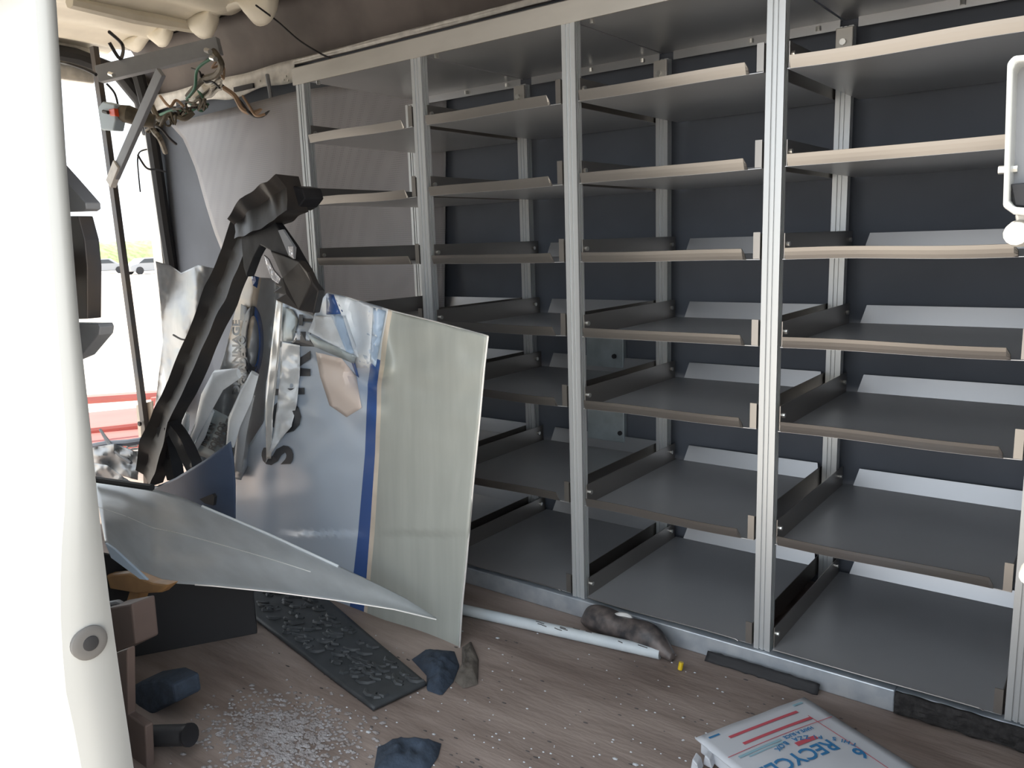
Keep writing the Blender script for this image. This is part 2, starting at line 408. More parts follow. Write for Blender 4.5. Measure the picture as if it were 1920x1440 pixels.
# slots and holes as dark inlays, strap hanging
for (a,b,c,d_) in ((438,458,476,170),):
    pass
def inlay(px0,py0,px1,py1,y,th,mt,name,par):
    a = at(px0,py0,y); b = at(px1,py1,y); dirv = (b-a).normalized(); n = Vector((0,-1,0)); up = dirv.cross(n).normalized()*th/2
    return MB().slab([a-up,b-up,b+up,a+up], (0,.012,0)).obj(name, mt, par)
inlay(438,168,474,160,YB-.062,.022,M['wire'],'slot',r)
inlay(330,195,352,190,YB-.062,.020,M['wire'],'slot',r)
for q in ((488,152),(537,143),(541,151),(533,150)):
    c = at(*q,YB-.055); MB().tube([c,c+Vector((0,-.006,0))], .005, 6).obj('rivet', M['bolt'], r)
st = MB().tube([at(501,140,YB-.07),at(506,170,YB-.08),at(511,205,YB-.07)], .010, 6).obj('hanging_strap', M['greybar'], smooth=True)
tag(st, 'short dark strap hanging down over the white wall rail', 'strap')

# grey perforated wall panel, warped, cut at its bend; dark wall stands in for the shaded side
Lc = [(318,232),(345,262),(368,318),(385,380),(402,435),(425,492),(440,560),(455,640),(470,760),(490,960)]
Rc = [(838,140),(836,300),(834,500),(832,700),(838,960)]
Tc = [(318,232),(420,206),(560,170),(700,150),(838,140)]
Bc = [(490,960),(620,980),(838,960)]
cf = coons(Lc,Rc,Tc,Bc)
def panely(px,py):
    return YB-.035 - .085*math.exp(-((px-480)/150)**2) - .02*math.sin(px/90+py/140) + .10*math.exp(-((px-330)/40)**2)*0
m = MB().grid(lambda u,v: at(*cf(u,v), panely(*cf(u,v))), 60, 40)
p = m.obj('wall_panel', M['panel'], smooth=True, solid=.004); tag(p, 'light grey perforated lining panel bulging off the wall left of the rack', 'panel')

# rib fingers of the roof edge (one piece with folded lobes)
m = MB()
lob = [(240,95),(262,120),(275,92),(290,60),(300,88),(318,84),(330,45),(352,42),(378,70),(398,66),(410,25),(440,22),(462,5),(474,36),(505,44),(520,10),(540,-40)]
lob = [(232,70),(246,92),(262,96),(276,78),(286,62),(296,84),(312,86),(322,70),(328,46),(340,38),(354,42),(366,62),(382,72),(398,68),(408,48),(412,26),(426,14),(446,12),(462,14),(470,34),(486,48),(506,42),(518,22),(522,0),(530,-30),(540,-60)]
lobs = [(v_.x,v_.y) for v_ in smooth_path([Vector((a_,b_,0)) for a_,b_ in lob],4)]
def lobf(u,v):
    q = polyline(lobs,u); b = at(q[0],q[1],.42); b.z = min(b.z, RZ-.035)
    t_ = Vector((b.x, .38, RZ-.02)); return b.lerp(t_, v)+Vector((0,-.02*math.sin(math.pi*v),.0))
m.grid(lobf, 80, 6)
p = m.obj('roof_edge_flange', M['cream'], smooth=True, solid=.012); tag(p, 'cream painted torn roof edge hanging in rounded lobes above the wiring', 'roof edge')
# cross bow under the roof
m = MB()
for (a,b,y0,y1) in (((110,8),(520,-40),0,0),):
    pass
bow = [atz(130,2,2.15), atz(250,30,2.15), atz(372,52,2.15)]
mm = MB().tube(bow, [.03,.034,.03], 8)
b_ = mm.obj('roof_bow', M['cream'], smooth=True); tag(b_, 'cream pressed steel bow under the torn roof', 'roof bow')

# dark slanted pole with lamp, grey box bar and brace
pole = thing('slanted_pole', at(272,800,0), 'thin dark slanted pole standing in the open left end of the van', 'pole')
pp = [at(176,88,0), at(198,240,0), at(222,420,0), at(246,600,0), at(262,720,0), at(272,800,0)]
pf = at(286,985,0); pf.z = FZ; pp.append(pf)
def barsec(p, w, d, xdir=Vector((1,0,0))): return [p-xdir*w-Vector((0,d,0)),p+xdir*w-Vector((0,d,0)),p+xdir*w+Vector((0,d,0)),p-xdir*w+Vector((0,d,0))]
MB().ribbon([barsec(p_, .019, .012) for p_ in pp]).obj('pole_tube', M['darkpole'], pole)
MB().tube([pp[-2]+Vector((0,-.02,.02)),pp[-2]+Vector((0,-.03,.02))], .012, 8).obj('bolt', M['wire'], pole)
ft = at(268,800,0); MB().slab([at(255,760,.015),at(285,752,.015),at(288,800,.015),at(262,845,.015)], (0,.006,0)).obj('foot_plate', M['beige'], pole)
bar = thing('grey_box_bar', at(185,150,-.01), 'grey square tube bar running from the slanted pole top to the wall wiring', 'bar')
a = at(186,140,-.03); b = at(412,86,.28)
def boxbar(a,b,h,d):
    t = (b-a).normalized(); n = Vector((0,0,1)).cross(t).normalized(); up = t.cross(n).normalized()*-1
    if up.z<0: up=-up
    return MB().ribbon([[q-up*h-n*d,q+up*h-n*d,q+up*h+n*d,q-up*h+n*d] for q in (a,b)])
boxbar(a,b,.036,.022).obj('tube', M['greybar'], bar, bevel=.003)
MB().tube([at(205,138,-.06),at(213,141,-.06)], .009, 8).obj('bolt', M['bolt'], bar)
for q in ((386,94),(396,108)): MB().tube([at(*q,.22),at(q[0]+8,q[1]+3,.21)], .011, 8).obj('bolt', M['bolt'], bar)
br = thing('diagonal_brace', at(214,345,-.06), 'grey flat diagonal brace with pale tip joining the box bar to the pole', 'brace')
boxbar(at(216,330,-.05), at(302,135,-.02), .024,.010).obj('strut', M['greybar'], br, bevel=.002)
boxbar(at(208,345,-.052), at(222,308,-.052), .025,.014).obj('tip_sleeve', M['whiterail'], br, bevel=.002)

lamp = thing('marker_lamp', at(205,240,-.05), 'pale blue grey lamp housing with an orange red lens clipped on the pole', 'lamp')
MB().slab([at(184,200,-.05),at(192,190,-.05),at(214,196,-.05),at(216,225,-.05),at(212,245,-.05),at(190,244,-.05)], (0,.05,0)).obj('housing', M['lamphouse'], lamp, bevel=.006)
MB().slab([at(203,205,-.056),at(214,203,-.056),at(216,218,-.056),at(206,217,-.056)], (0,.02,0)).obj('lens', M['lampred'], lamp, bevel=.003)
MB().tube([at(194,209,-.056),at(203,211,-.058)], .008, 6).obj('clip', M['wire'], lamp)
lo = MB().tube([at(217,211,-.02),at(240,214,.0),at(262,222,.05),at(290,228,.1)], [.035,.04,.036,.03], 12).obj('loom_sleeve', M['loom'], smooth=True)
tag(lo, 'olive brown sleeve of wiring running from the lamp toward the wall', 'cable sleeve')

# wiring tangle: individual wires
def wire(pts, r_, mt, label):
    w = MB().tube(smooth_path([at(*q) for q in pts]), r_, 6).obj('wire', M[mt], smooth=True); return tag(w, label, 'wire')
wire([(420,165,.5),(440,180,.5),(455,205,.48),(475,212,.5),(500,205,.52),(525,212,.52),(552,200,.55)], .012, 'wiretan', 'thick tan wire bundle sagging below the white wall rail')
wire([(405,150,.5),(430,172,.5),(450,190,.5),(470,214,.48),(490,218,.5),(520,202,.52),(553,205,.54)], .007, 'wire', 'dark wire twisted around the tan bundle below the rail')
wire([(455,180,.5),(468,200,.48),(480,217,.46),(497,214,.48)], .006, 'wiretan', 'short loose tan wire end curling out of the bundle')
wire([(40,108,-1.22),(80,112,-.7),(105,115,-.3),(130,120,-.28),(160,130,-.26),(180,140,-.25)], .007, 'wire', 'thin dark cable crossing the opening from the pillar to the box bar')
wire([(205,60,.0),(230,85,.1),(225,110,.0),(205,80,-.05)], .008, 'wire', 'small dark loop of cable below the black seal')
wire([(200,157,-.02),(215,175,.0),(222,200,.0),(226,215,.02)], .005, 'wire', 'thin black lead dropping from the box bar to the brown sleeve')
wire([(258,290,.2),(275,315,.25),(295,318,.4),(310,322,.5)], .005, 'wire', 'thin dark wire crossing the white rear pillar')
wire([(275,280,.55),(262,285,.3),(258,300,.2),(260,330,.22),(263,360,.22)], .004, 'wire', 'short thin wire dangling straight down outside the rear opening')
wire([(480,10,.3),(520,40,.45),(560,75,.5),(600,100,.56),(628,112,.58)], .004, 'wire', 'long thin black wire crossing the charcoal upper wall')
for k,(pts,mt,lab) in enumerate([
   ([(300,215,.4),(330,205,.38),(350,212,.4),(380,190,.42),(372,170,.45)], 'wiregreen','green wire looping in the tangle at the rail end'),
   ([(350,190,.42),(365,200,.4),(378,208,.4),(390,195,.45)], 'wiregreen','short green wire stub beside the rail slot'),
   ([(285,200,.3),(300,225,.28),(320,215,.3),(345,222,.33),(362,210,.36)], 'loom','brown taped wire at the bottom of the tangle'),
   ([(400,95,.25),(415,120,.25),(405,140,.3),(380,150,.35),(352,180,.4)], 'loom','olive wire dropping from the box bar end'),
   ([(395,110,.25),(370,130,.28),(365,165,.35),(350,185,.4)], 'wiregreen','dark green wire hanging from the box bar end'),
   ([(284,236,.30),(290,248,.27),(300,260,.25),(310,285,.40)], 'loom','brown wire falling toward the rear pillar'),
   ([(280,235,.2),(300,240,.2),(318,260,.25),(330,270,.3)], 'wire','black wire falling toward the rear pillar'),
   ([(300,180,.3),(318,200,.3),(330,188,.34),(345,200,.36)], 'wiretan','pale wire knotted near the brace top')]):
    wire(pts, .007 if mt!='loom' else .014, mt, lab)
mb = MB()
rr = random.Random(17)
for kk_,(ax,ay,bx_,by_,mt_n,lab) in enumerate(((300,228,372,198,'wire','black wire coiled through the wiring clump'),(392,88,418,150,'wiretan','tan frayed wire at the far end of the grey box bar'),(362,120,404,168,'wire','black wire hanging between the box bar end and the rail'))):
    wire([(ax+(bx_-ax)*q/6+rr.uniform(-9,9), ay+(by_-ay)*q/6+rr.uniform(-9,9), .33+rr.uniform(-.03,.03)) for q in range(7)], .005, mt_n, lab)
o = MB().grid(lambda u,v: at(356+62*u+8*nz(v*3,0,1,2), 176-34*u+26*v+7*nz(u*5,v*3,1,4), .44+.05*nz(u*4,v*4,1,7)), 16, 10).obj('torn_bracket', M['whiterail'], smooth=True, solid=.004)
tag(o, 'torn crumpled white bracket at the left end of the wall rail', 'bracket')
rr = random.Random(3)
knot = []
for k in range(60):
    t_ = k/59; knot.append(at(280+110*t_+rr.uniform(-10,10), 236-45*t_+rr.uniform(-14,14), .30+rr.uniform(-.05,.05)))
k = mb.tube(smooth_path(knot,3), .0055, 6).obj('wire_tangle', M['loom'], smooth=True); tag(k, 'knotted olive brown clump of wiring at the end of the white rail', 'wiring')

# ------------------------------------------------------------------ white crumpled body panel at far left
def patch(L,R,T,B,yf,nu,nv): 
    c = coons(L,R,T,B); return lambda u,v: at(*c(u,v), yf(*c(u,v)))
Lw=[(292,490),(300,560),(306,640),(298,700),(290,770),(262,815)]
Rw=[(408,505),(400,560),(388,640),(370,700),(345,750),(320,800)]
Tw=[(292,490),(318,497),(340,512),(372,497),(408,505)]
Bw=[(262,815),(290,812),(320,800)]
def yw(px,py):
    s=(px-292)/110
    return .07 -.07*math.sin(s*6.5+py/170) -.03*abs(nz(px/28,py/90,1,2))*2 + .02*nz(px/22,py/60,1,5) +.006*nz(px,py,1/9,3)
m = MB().grid(patch(Lw,Rw,Tw,Bw,yw,0,0), 44, 80)
p = m.obj('crumpled_body_panel', M['steelcrush'], smooth=True, solid=.003, sharp=60)
tag(p, 'crumpled silver white body panel standing beside the open left end', 'body panel')
wire([(325,628,-.16),(340,636,-.17),(352,636,-.17),(365,628,-.16)], .004, 'wire', 'thin dark wire stuck on the crumpled silver white panel')

# ------------------------------------------------------------------ big torn exterior skin
skin = thing('torn_skin_panel', (-.95,-.36,FZ), 'large torn silver blue and grey green van side panel standing on edge before the rack', 'body panel')
def ridge(px,py,x0,y0,x1,y1,w):
    dx,dy=x1-x0,y1-y0; L2=dx*dx+dy*dy; t=max(0,min(1,((px-x0)*dx+(py-y0)*dy)/L2)); d=math.hypot(px-x0-t*dx,py-y0-t*dy)
    return math.exp(-(d/w)**2)
def ys(px,py):
    y = -.36 + .07*(1-(py-560)/640)
    if px < 600: y += .16*((600-px)/160)**1.6
    y += -.012*math.sin((px-700)/60)*(py<1000)
    y += -.055*ridge(px,py,560,628,700,682,26) + .035*ridge(px,py,590,665,700,720,20)
    y += -.045*ridge(px,py,700,585,700,690,22) + .03*ridge(px,py,660,560,668,700,22) -.03*ridge(px,py,622,560,650,700,18)
    y += -.03*ridge(px,py,600,660,690,770,26)
    y += .012*nz(px,py,1/40,3)*max(0,1-(py-560)/500) + .01*nz(px,py,1/120,4)
    if px>720: y += .012*math.sin((px-720)/195*math.pi) 
    # fold near left edge
    y += -.03*math.sin((px-470)/18)*max(0,1-abs(px-480)/50) 
    return y
def fy(pts,y): # x of a polyline at row y
    for a,b in zip(pts,pts[1:]):
        if a[1]<=y<=b[1]: return a[0]+(b[0]-a[0])*(y-a[1])/(b[1]-a[1])
    return pts[0][0] if y<pts[0][1] else pts[-1][0]
R_ = [(915,630),(908,690),(900,780),(888,900),(874,1060),(866,1140),(861,1228)]
C1 = [(736,583),(726,640),(716,720),(712,850),(703,1000),(688,1162)]
C2 = [(728,580),(716,640),(708,720),(704,850),(694,1000),(682,1160)]
C3 = [(716,576),(702,640),(690,720),(685,850),(672,1000),(655,1150)]
L_ = [(520,560),(512,640),(500,720),(496,790),(470,830),(442,870),(440,940),(446,1070)]
def edgeT(a,b): return [a,b]
m = MB()
secs_ = [(L_,C3,[L_[0],(560,578),(590,592),(601,566),(614,549),(650,557),C3[0]],[L_[-1],C3[-1]],46,lambda u,v:0),
         (C3,C2,[C3[0],C2[0]],[C3[-1],C2[-1]],3,lambda u,v: 1 if v>.17 else 2),
         (C2,C1,[C2[0],C1[0]],[C2[-1],C1[-1]],2,lambda u,v:3),
         (C1,R_,[C1[0],R_[0]],[C1[-1],R_[-1]],26,lambda u,v:4)]
for L,R,T,B,nu,mf in secs_:
    c = coons(L,R,T,B); m.grid(lambda u,v,c=c: at(*c(u,v), ys(*c(u,v))), nu, 90, mf)
main = m.obj('main_sheet', [M['skin'],M['blue'],M['skinwhite'],M['beige'],M['skingreen']], skin, smooth=True, solid=.003, sharp=60)
# edge strip of the cut right side
ep = [at(q[0],q[1],ys(*q)-.002) for q in R_]
MB().tube(ep, .003, 6).obj('cut_edge', M['edge'], skin, smooth=True)
ep = [at(q[0],q[1],ys(*q)-.002) for q in ((614,549),(650,557),(736,583),(820,604),(915,630))]
MB().tube(ep, .0022, 6).obj('cut_edge', M['edge'], skin, smooth=True)
def decal(poly, mt, name, n=10, off=.004, par=main, yf=ys, lab=None):
    """thin patch (vinyl, one painted reflection) following the sheet: fine triangulated polygon"""
    bm = bmesh.new(); vs=[bm.verts.new((q[0],q[1],0)) for q in poly]; bm.faces.new(vs)
    bmesh.ops.triangulate(bm, faces=bm.faces[:])
    for _ in range(3): bmesh.ops.subdivide_edges(bm, edges=[e for e in bm.edges if e.calc_length()>14], cuts=1, use_grid_fill=False); bmesh.ops.triangulate(bm, faces=bm.faces[:])
    bm.verts.ensure_lookup_table()
    mb = MB().add([at(v.co.x,v.co.y,yf(v.co.x,v.co.y)-off) for v in bm.verts], [tuple(v.index for v in f.verts) for f in bm.faces]); bm.free()
    o = mb.obj(name, mt, par, smooth=True, solid=.001)
    if lab: o['label']=lab
    return o
decal([(612,550),(626,553),(645,588),(612,590)], M['blue'], 'vinyl_and_reflection_patch', lab='blue vinyl corner')
decal([(626,553),(650,558),(716,578),(716,610),(700,660),(692,690),(668,690),(655,640),(640,590)], M['skinwhite'], 'vinyl_and_reflection_patch', lab='white vinyl')
decal([(700,577),(724,583),(712,650),(704,688),(694,678)], M['paleblue'], 'vinyl_and_reflection_patch', off=.006)
decal([(653,664),(663,672),(673,708),(668,704)], M['blue'], 'vinyl_and_reflection_patch', off=.008)
decal([(590,592),(648,592),(668,650),(660,672),(598,632),(578,622),(584,608)], M['skinwhite'], 'vinyl_and_reflection_patch', off=.006)
decal([(575,625),(600,636),(668,668),(664,682),(590,650)], M['galv'], 'vinyl_and_reflection_patch', off=.010, lab='grey torn strip')
decal([(592,660),(640,672),(668,705),(678,765),(650,782),(618,760),(600,705)], M['peachreflection'], 'vinyl_and_reflection_patch', off=.004, lab='painted peach reflection')  # warm reflection in the glossy crumple, painted as a peach patch
decal([(620,590),(642,592),(664,662),(652,664)], M['paleblue'], 'vinyl_and_reflection_patch', off=.008)
# lettering, rotated a quarter turn, read from bottom to top
def lettering(body, px, py, size, mt, name, par, yf, ang=90, off=.006, sx=1.0):
    vs, fs = text_verts(body, 1.0, .04); a = math.radians(ang); out=[]
    for v in vs:
        X = v.x*size*sx; Y = v.y*size
        qx = px + X*math.cos(a) - Y*math.sin(a); qy = py - X*math.sin(a) - Y*math.cos(a)
        out.append(at(qx,qy,yf(qx,qy)-off))
    return MB().add(out,fs).obj(name, mt, par, solid=.0006, merge=False, recalc=False)
lettering('S', 547, 870, 76, M['letter'], 'lettering', main, ys, 93)
lettering('O', 562, 812, 76, M['letter'], 'lettering', main, ys, 92)
lettering('I', 568, 742, 76, M['letter'], 'lettering', main, ys, 92, sx=.9)
lettering('R', 579, 708, 74, M['letter'], 'lettering', main, ys, 90)
lettering('E', 588, 652, 60, M['letter'], 'lettering', main, ys, 88)
lettering('T', 592, 610, 44, M['letter'], 'lettering', main, ys, 88, sx=.7)
# torn white strip lying over the letters
Ls=[(526,640),(526,700),(520,760),(512,820),(498,868)]; Rs=[(562,648),(562,700),(556,760),(546,800),(524,826)]
m=MB().grid(patch(Ls,Rs,[Ls[0],Rs[0]],[Ls[-1],Rs[-1]],lambda a,b: ys(a,b)-.016-.010*math.sin(b/9)*math.sin((a-530)/12)-.01*nz(a,b,1/12,1),0,0),10,60)
m.obj('torn_strip', M['skinwhite'], skin, smooth=True, solid=.002)
decal([(530,575),(548,580),(560,600),(548,640),(530,640)], M['galv'], 'vinyl_and_reflection_patch', off=.008)
Ls=[(519,562),(508,660),(498,760),(500,860)]; Rs=[(530,566),(524,660),(512,770),(508,860)]
m=MB().grid(patch(Ls,Rs,[Ls[0],Rs[0]],[Ls[-1],Rs[-1]],lambda a,b: ys(a,b)-.02-.006*nz(a,b,1/16,1),0,0),5,50)
m.obj('torn_strip', M['edge'], skin, smooth=True, solid=.003)

# rear segment of the same skin: folded, narrow, with marks
def y2(px,py):
    s=(px-430)/90
    return -.20+.10*s -.06*math.cos(s*7+py/200) + .018*nz(px,py,1/20,9) + .02*(1-(py-500)/400)
L2=[(462,500),(440,590),(425,650),(405,720),(372,790),(330,870)]
R2=[(524,540),(518,640),(508,720),(500,800),(480,840),(452,900)]
T2=[(462,500),(478,520),(510,522),(524,540)]; B2=[(330,870),(400,890),(452,900)]
m=MB().grid(patch(L2,R2,T2,B2,y2,0,0),46,80, lambda u,v: 1 if (u<.45 and v<.35) else 0)
seg=m.obj('folded_sheet', [M['steelcrush'],M['beige']], skin, smooth=True, solid=.003, sharp=60)
# oval ring decal
ring=[]; cx,cy=475,640
def ringpatch(a0,a1,r0x,r0y,r1x,r1y,mt,lab):
    mb=MB(); 
    def f(u,v):
        a=a0+(a1-a0)*u; rx=r0x+(r1x-r0x)*v; ry=r0y+(r1y-r0y)*v; q=(cx+rx*math.cos(a),cy+ry*math.sin(a)); return at(*q,y2(*q)-.03)
    mb.grid(f,40,3); o=mb.obj('oval_ring', mt, seg, smooth=True, solid=.001)
    if lab: o['label']=lab
ringpatch(math.pi*.35,math.pi*1.55,12,48,23,66,M['letter'],'black half of oval ring')
ringpatch(-math.pi*.45,math.pi*.42,11,48,19,66,M['blue'],'blue half of oval ring')
decal([(470,515),(486,520),(482,540),(474,535)], M['blue'], 'vinyl_and_reflection_patch', off=.03, par=seg, yf=y2, lab='blue vinyl scrap')
decal([(452,570),(462,575),(468,590),(462,604),(450,600)], M['letter'], 'vinyl_and_reflection_patch', off=.03, par=seg, yf=y2)
lettering('DEPANNAGE', 449, 740, 19, M['letter'], 'lettering', seg, y2, 90, off=.035, sx=1.25)
lettering('UPGRADE TO', 464, 745, 17, M['letter'], 'lettering', seg, y2, 93, off=.035, sx=1.1)
# tag plate with lines of print
pt=[(388,758),(432,782),(404,862),(360,842)]
yp=lambda a,b: -.34
decal([(386,760),(434,784),(404,866),(356,846)], M['galv'], 'label_plate', off=0, par=seg, yf=yp, lab='grey printed plate')
for k,(b_,x_,y_) in enumerate((('INE ON',384,838),('FOR ROS',400,846),('ROOM TO',414,838))):
    lettering(b_, x_+1, y_, 17, M['letter'], 'lettering', seg, yp, 66, off=.006, sx=.8)
# pale rolled strips in front of it
def roll(pts, w, mt, name, par, label=None, cat=None, h=None):
    secs=[]
    for i,q in enumerate(pts):
        c=at(*q[:3]); a=at(*pts[max(i-1,0)][:3]); b=at(*pts[min(i+1,len(pts)-1)][:3]); t=(b-a).normalized()
        n=Vector((0,1,0)); s=t.cross(n).normalized(); ww=q[3] if len(q)>3 else w; hh=h or ww*.5
        secs.append([c+s*ww*math.cos(k*math.pi/4)+n*hh*math.sin(k*math.pi/4)+Vector((.15*ww*nz(i,k,1.7,3),0,.2*ww*nz(i,k,1.3,6))) for k in range(8)])
    # denser
    o=MB().ribbon(secs).obj(name, mt, par, smooth=True, sharp=50)
    if label: tag(o,label,cat)
    return o
roll([(398,770,-.35,.012),(380,815,-.35,.016),(358,855,-.35,.010)], .02, M['skinwhite'], 'torn_strip', skin, None)
roll([(448,700,-.34,.018),(410,712,-.36,.04),(390,750,-.36,.035),(372,800,-.36,.02),(352,840,-.36,.015)], .02, M['skinwhite'], 'torn_strip', skin)
roll([(478,700,-.34,.02),(462,740,-.36,.032),(440,790,-.37,.03),(432,835,-.38,.02)], .02, M['skinwhite'], 'torn_strip', skin)
roll([(352,775,-.37,.012),(345,800,-.37,.03),(340,825,-.37,.018)], .02, M['skinwhite'], 'torn_strip', skin)
roll([(470,740,-.33,.022),(455,800,-.34,.026),(445,880,-.33,.02)], .02, M['steelcrush'], 'torn_strip', skin)

# ------------------------------------------------------------------ black twisted steel frame member
def bent(pts, mt, name, par, nd=.5):
    """box section beam through image points with (px,py,y,halfwidth,halfdepth)"""
    secs=[]; P=[]
    n=len(pts); K=8
    for i in range((n-1)*K+1):
        t=i/K; j=min(int(t),n-2); f=t-j; q=[a+(b-a)*f for a,b in zip(pts[j],pts[j+1])]; P.append(q)
    for i,q in enumerate(P):
        c=at(*q[:3]); a=at(*P[max(i-2,0)][:3]); b=at(*P[min(i+2,len(P)-1)][:3]); t=(b-a).normalized()
        nrm=Vector((0,-1,0)); s=t.cross(nrm).normalized(); w,d=q[3],q[4]
        j1=1+.18*nz(i,1,.23,1); j2=1+.18*nz(i,2,.21,2); dent=.35*d*nz(i,0,.31,5)
        secs.append([c-s*w*j1-nrm*d, c-s*w*j2+nrm*d, c-s*w*.3+nrm*(d*.45+dent), c+s*w*.35+nrm*(d*.6), c+s*w*j1+nrm*d*.9, c+s*w*j2-nrm*d])
    return MB().ribbon(secs).obj(name, mt, par, smooth=True, sharp=28)
fr = thing('twisted_frame', at(285,890,-.48), 'black twisted steel pillar leaning over the torn panel with an elbow at its top', 'frame')
bent([(280,893,-.48,.052,.03),(294,840,-.48,.066,.03),(316,775,-.46,.044,.03),(342,725,-.45,.044,.03),(378,640,-.43,.046,.03),(414,555,-.41,.052,.03),(444,485,-.40,.052,.03),(466,425,-.40,.050,.03)], M['blackshine'], 'pillar', fr)
bent([(452,428,-.41,.035,.04),(480,405,-.42,.055,.04),(520,380,-.42,.058,.04),(548,362,-.42,.056,.04)], M['blackshine'], 'elbow', fr)
MB().slab([at(546,348,-.41),at(566,352,-.41),at(572,372,-.41),at(560,388,-.41),at(548,395,-.41),at(538,372,-.41)], (0,.07,0)).obj('elbow_end', M['black'], fr, bevel=.004)
bent([(322,795,-.47,.02,.02),(343,830,-.47,.030,.02),(362,870,-.47,.028,.02),(370,895,-.47,.02,.02)], M['black'], 'lower_branch', fr)
bent([(310,800,-.47,.03,.02),(318,850,-.47,.036,.02),(330,900,-.46,.03,.02)], M['black'], 'lower_branch', fr)
fin = thing('black_fin', at(560,585,-.43), 'broken black plastic fin hanging from the frame elbow with taped patches', 'fin')
def slabpx(pts, y, th, mt, name, par, bevel=.004, yg=None):
    P=[at(q[0],q[1],(q[2] if len(q)>2 else y)) for q in pts]; return MB().slab(P,(0,th,0)).obj(name, mt, par, bevel=bevel)
slabpx([(450,432),(470,418),(512,414),(524,430),(545,460),(562,490),(575,512),(560,516),(520,496),(506,470),(488,460),(476,482),(462,520),(456,500)], -.435,.03,M['black'],'upper_web',fin)
slabpx([(506,470),(560,490,-.45),(576,510,-.45),(585,530,-.44),(597,545,-.42),(588,588,-.42),(560,582,-.43),(514,562,-.44),(530,552,-.44),(510,548,-.44),(524,538,-.44),(512,533,-.44),(528,520,-.44)], -.44,.025,M['blackshine'],'blade',fin)
slabpx([(521,432,-.45),(530,430,-.45),(552,464,-.452),(550,486,-.452),(541,480,-.452)], -.45,.008,M['greybar'],'taped_patch',fin,.001)
slabpx([(540,462,-.46),(550,462,-.46),(550,484,-.46),(542,478,-.46)], -.46,.004,M['foil'],'foil_tape',fin,.001)
slabpx([(494,478,-.46),(503,486,-.46),(512,506,-.46),(526,522,-.46),(522,532,-.46),(510,524,-.46),(500,500,-.46)], -.46,.006,M['foil'],'foil_tape',fin,.001)

# slate blue plastic piece lower left
sf = thing('slate_plastic_cover', at(380,950,-.52), 'slate blue moulded plastic cover below the twisted black frame', 'cover')
def ysl(px,py): return -.50-.035*math.sin((px-290)/150*math.pi)+.02*math.sin((py-820)/60)
Lq=[(284,918),(300,915),(340,935),(372,940),(400,955)]; 
m=MB().grid(patch([(284,916),(330,940),(380,962),(400,975)],[(432,828),(438,860),(441,905),(441,975)],[(284,916),(330,896),(385,862),(432,828)],[(400,975),(420,978),(441,975)],ysl,0,0),30,24)
m.obj('shell', M['slate'], sf, smooth=True, solid=.006)
slabpx([(374,936),(398,926),(402,932),(400,948),(384,944)], -.56,.01,M['wire'],'opening',sf,0)

# scrap steel at the far left corner behind the pillar
def crumple(poly, yc, amp, mt, name, label, cat, seed=0, n=14):
    L,R,T,B = poly; mb=MB().grid(patch(L,R,T,B,lambda a,b: yc+amp*nz(a,b,1/22,seed)+amp*.35*nz(a,b,1/10,seed+1),0,0), n*2, n)
    o=mb.obj(name, mt, smooth=True, solid=.003, sharp=40); return tag(o,label,cat)
crumple(([(172,868),(176,905)],[(236,898),(262,912)],[(172,868),(200,872),(236,898)],[(176,905),(220,908),(262,912)]), -.46,.03, M['skinwhite'],'metal_scrap','bright white bent metal scrap behind the white door pillar','metal scrap',1)
crumple(([(170,840),(172,868)],[(262,850),(258,900)],[(170,840),(215,832),(262,850)],[(172,868),(215,888),(258,900)]), -.40,.035, M['steelcrush'],'metal_scrap','dull grey crushed metal scrap above the bright white scrap','metal scrap',4)
tag(MB().tube([at(188,806,-.35),at(205,832,-.38),at(225,852,-.4),at(246,868,-.41)], [.006,.010,.010,.006], 8).obj('bent_rod', M['greybar'], smooth=True), 'thin grey bent rod rising out of the crushed metal', 'rod')
tag(MB().tube([at(168,838,-.34),at(200,832,-.36),at(240,830,-.38),at(268,826,-.38)], .014, 8).obj('bent_tube', M['slate'], smooth=True), 'slate grey horizontal tube above the crushed metal', 'tube')
sp_=[]
for k in range(90):
    a=k/90*2*math.pi*6; b=k/90; c=at(249+ (b-.5)*6, 830+b*34, -.36); sp_.append(c+Vector((.022*math.cos(a),.02*math.sin(a),0)))
tag(MB().tube(sp_, .003, 5).obj('coil_spring', M['edge'], smooth=True), 'small bright coil spring beside the foot of the black frame', 'spring')

# ------------------------------------------------------------------ folded grey flap
flap = thing('folded_flap', at(820,1163,-.39), 'long pointed grey composite sheet folded out low in front of the torn panel', 'sheet')
TopF=[(176,903),(235,908),(290,918),(340,932),(400,958),(500,1000),(600,1046),(700,1092),(760,1122),(819,1160)]
BotF=[(198,1018),(240,1052),(280,1090),(400,1098),(520,1110),(640,1126),(740,1142),(819,1161)]
def yflap(u,v):
    yt = -.74+.36*u; yb = -1.04+.65*u
    return yt+(yb-yt)*v -.012*math.sin(v*math.pi*2)*(1-u)
def ff(u,v):
    a=polyline(TopF,u); b=polyline(BotF,u); q=[a[i]+(b[i]-a[i])*v for i in range(2)]; return at(*q,yflap(u,v)+.006*nz(q[0],q[1],1/60,3)*(1-u))
m=MB().grid(ff,70,22)
fs_=m.obj('sheet', M['flap'], flap, smooth=True, solid=.003)
MB().tube([ff(u/40,1)+Vector((0,-.002,0)) for u in range(12,41)], .0022, 6).obj('bright_edge', M['edge'], flap, smooth=True)
MB().tube([at(*polyline(TopF,t_/30)[:2],yflap(t_/30,0)-.004) for t_ in range(9,22)], .004, 6).obj('rolled_edge', M['skinwhite'], flap, smooth=True)
MB().tube([ff(t_/40,.42)+Vector((0,-.001,.001)) for t_ in range(0,26)], .0014, 5).obj('crease', M['edge'], flap, smooth=True)
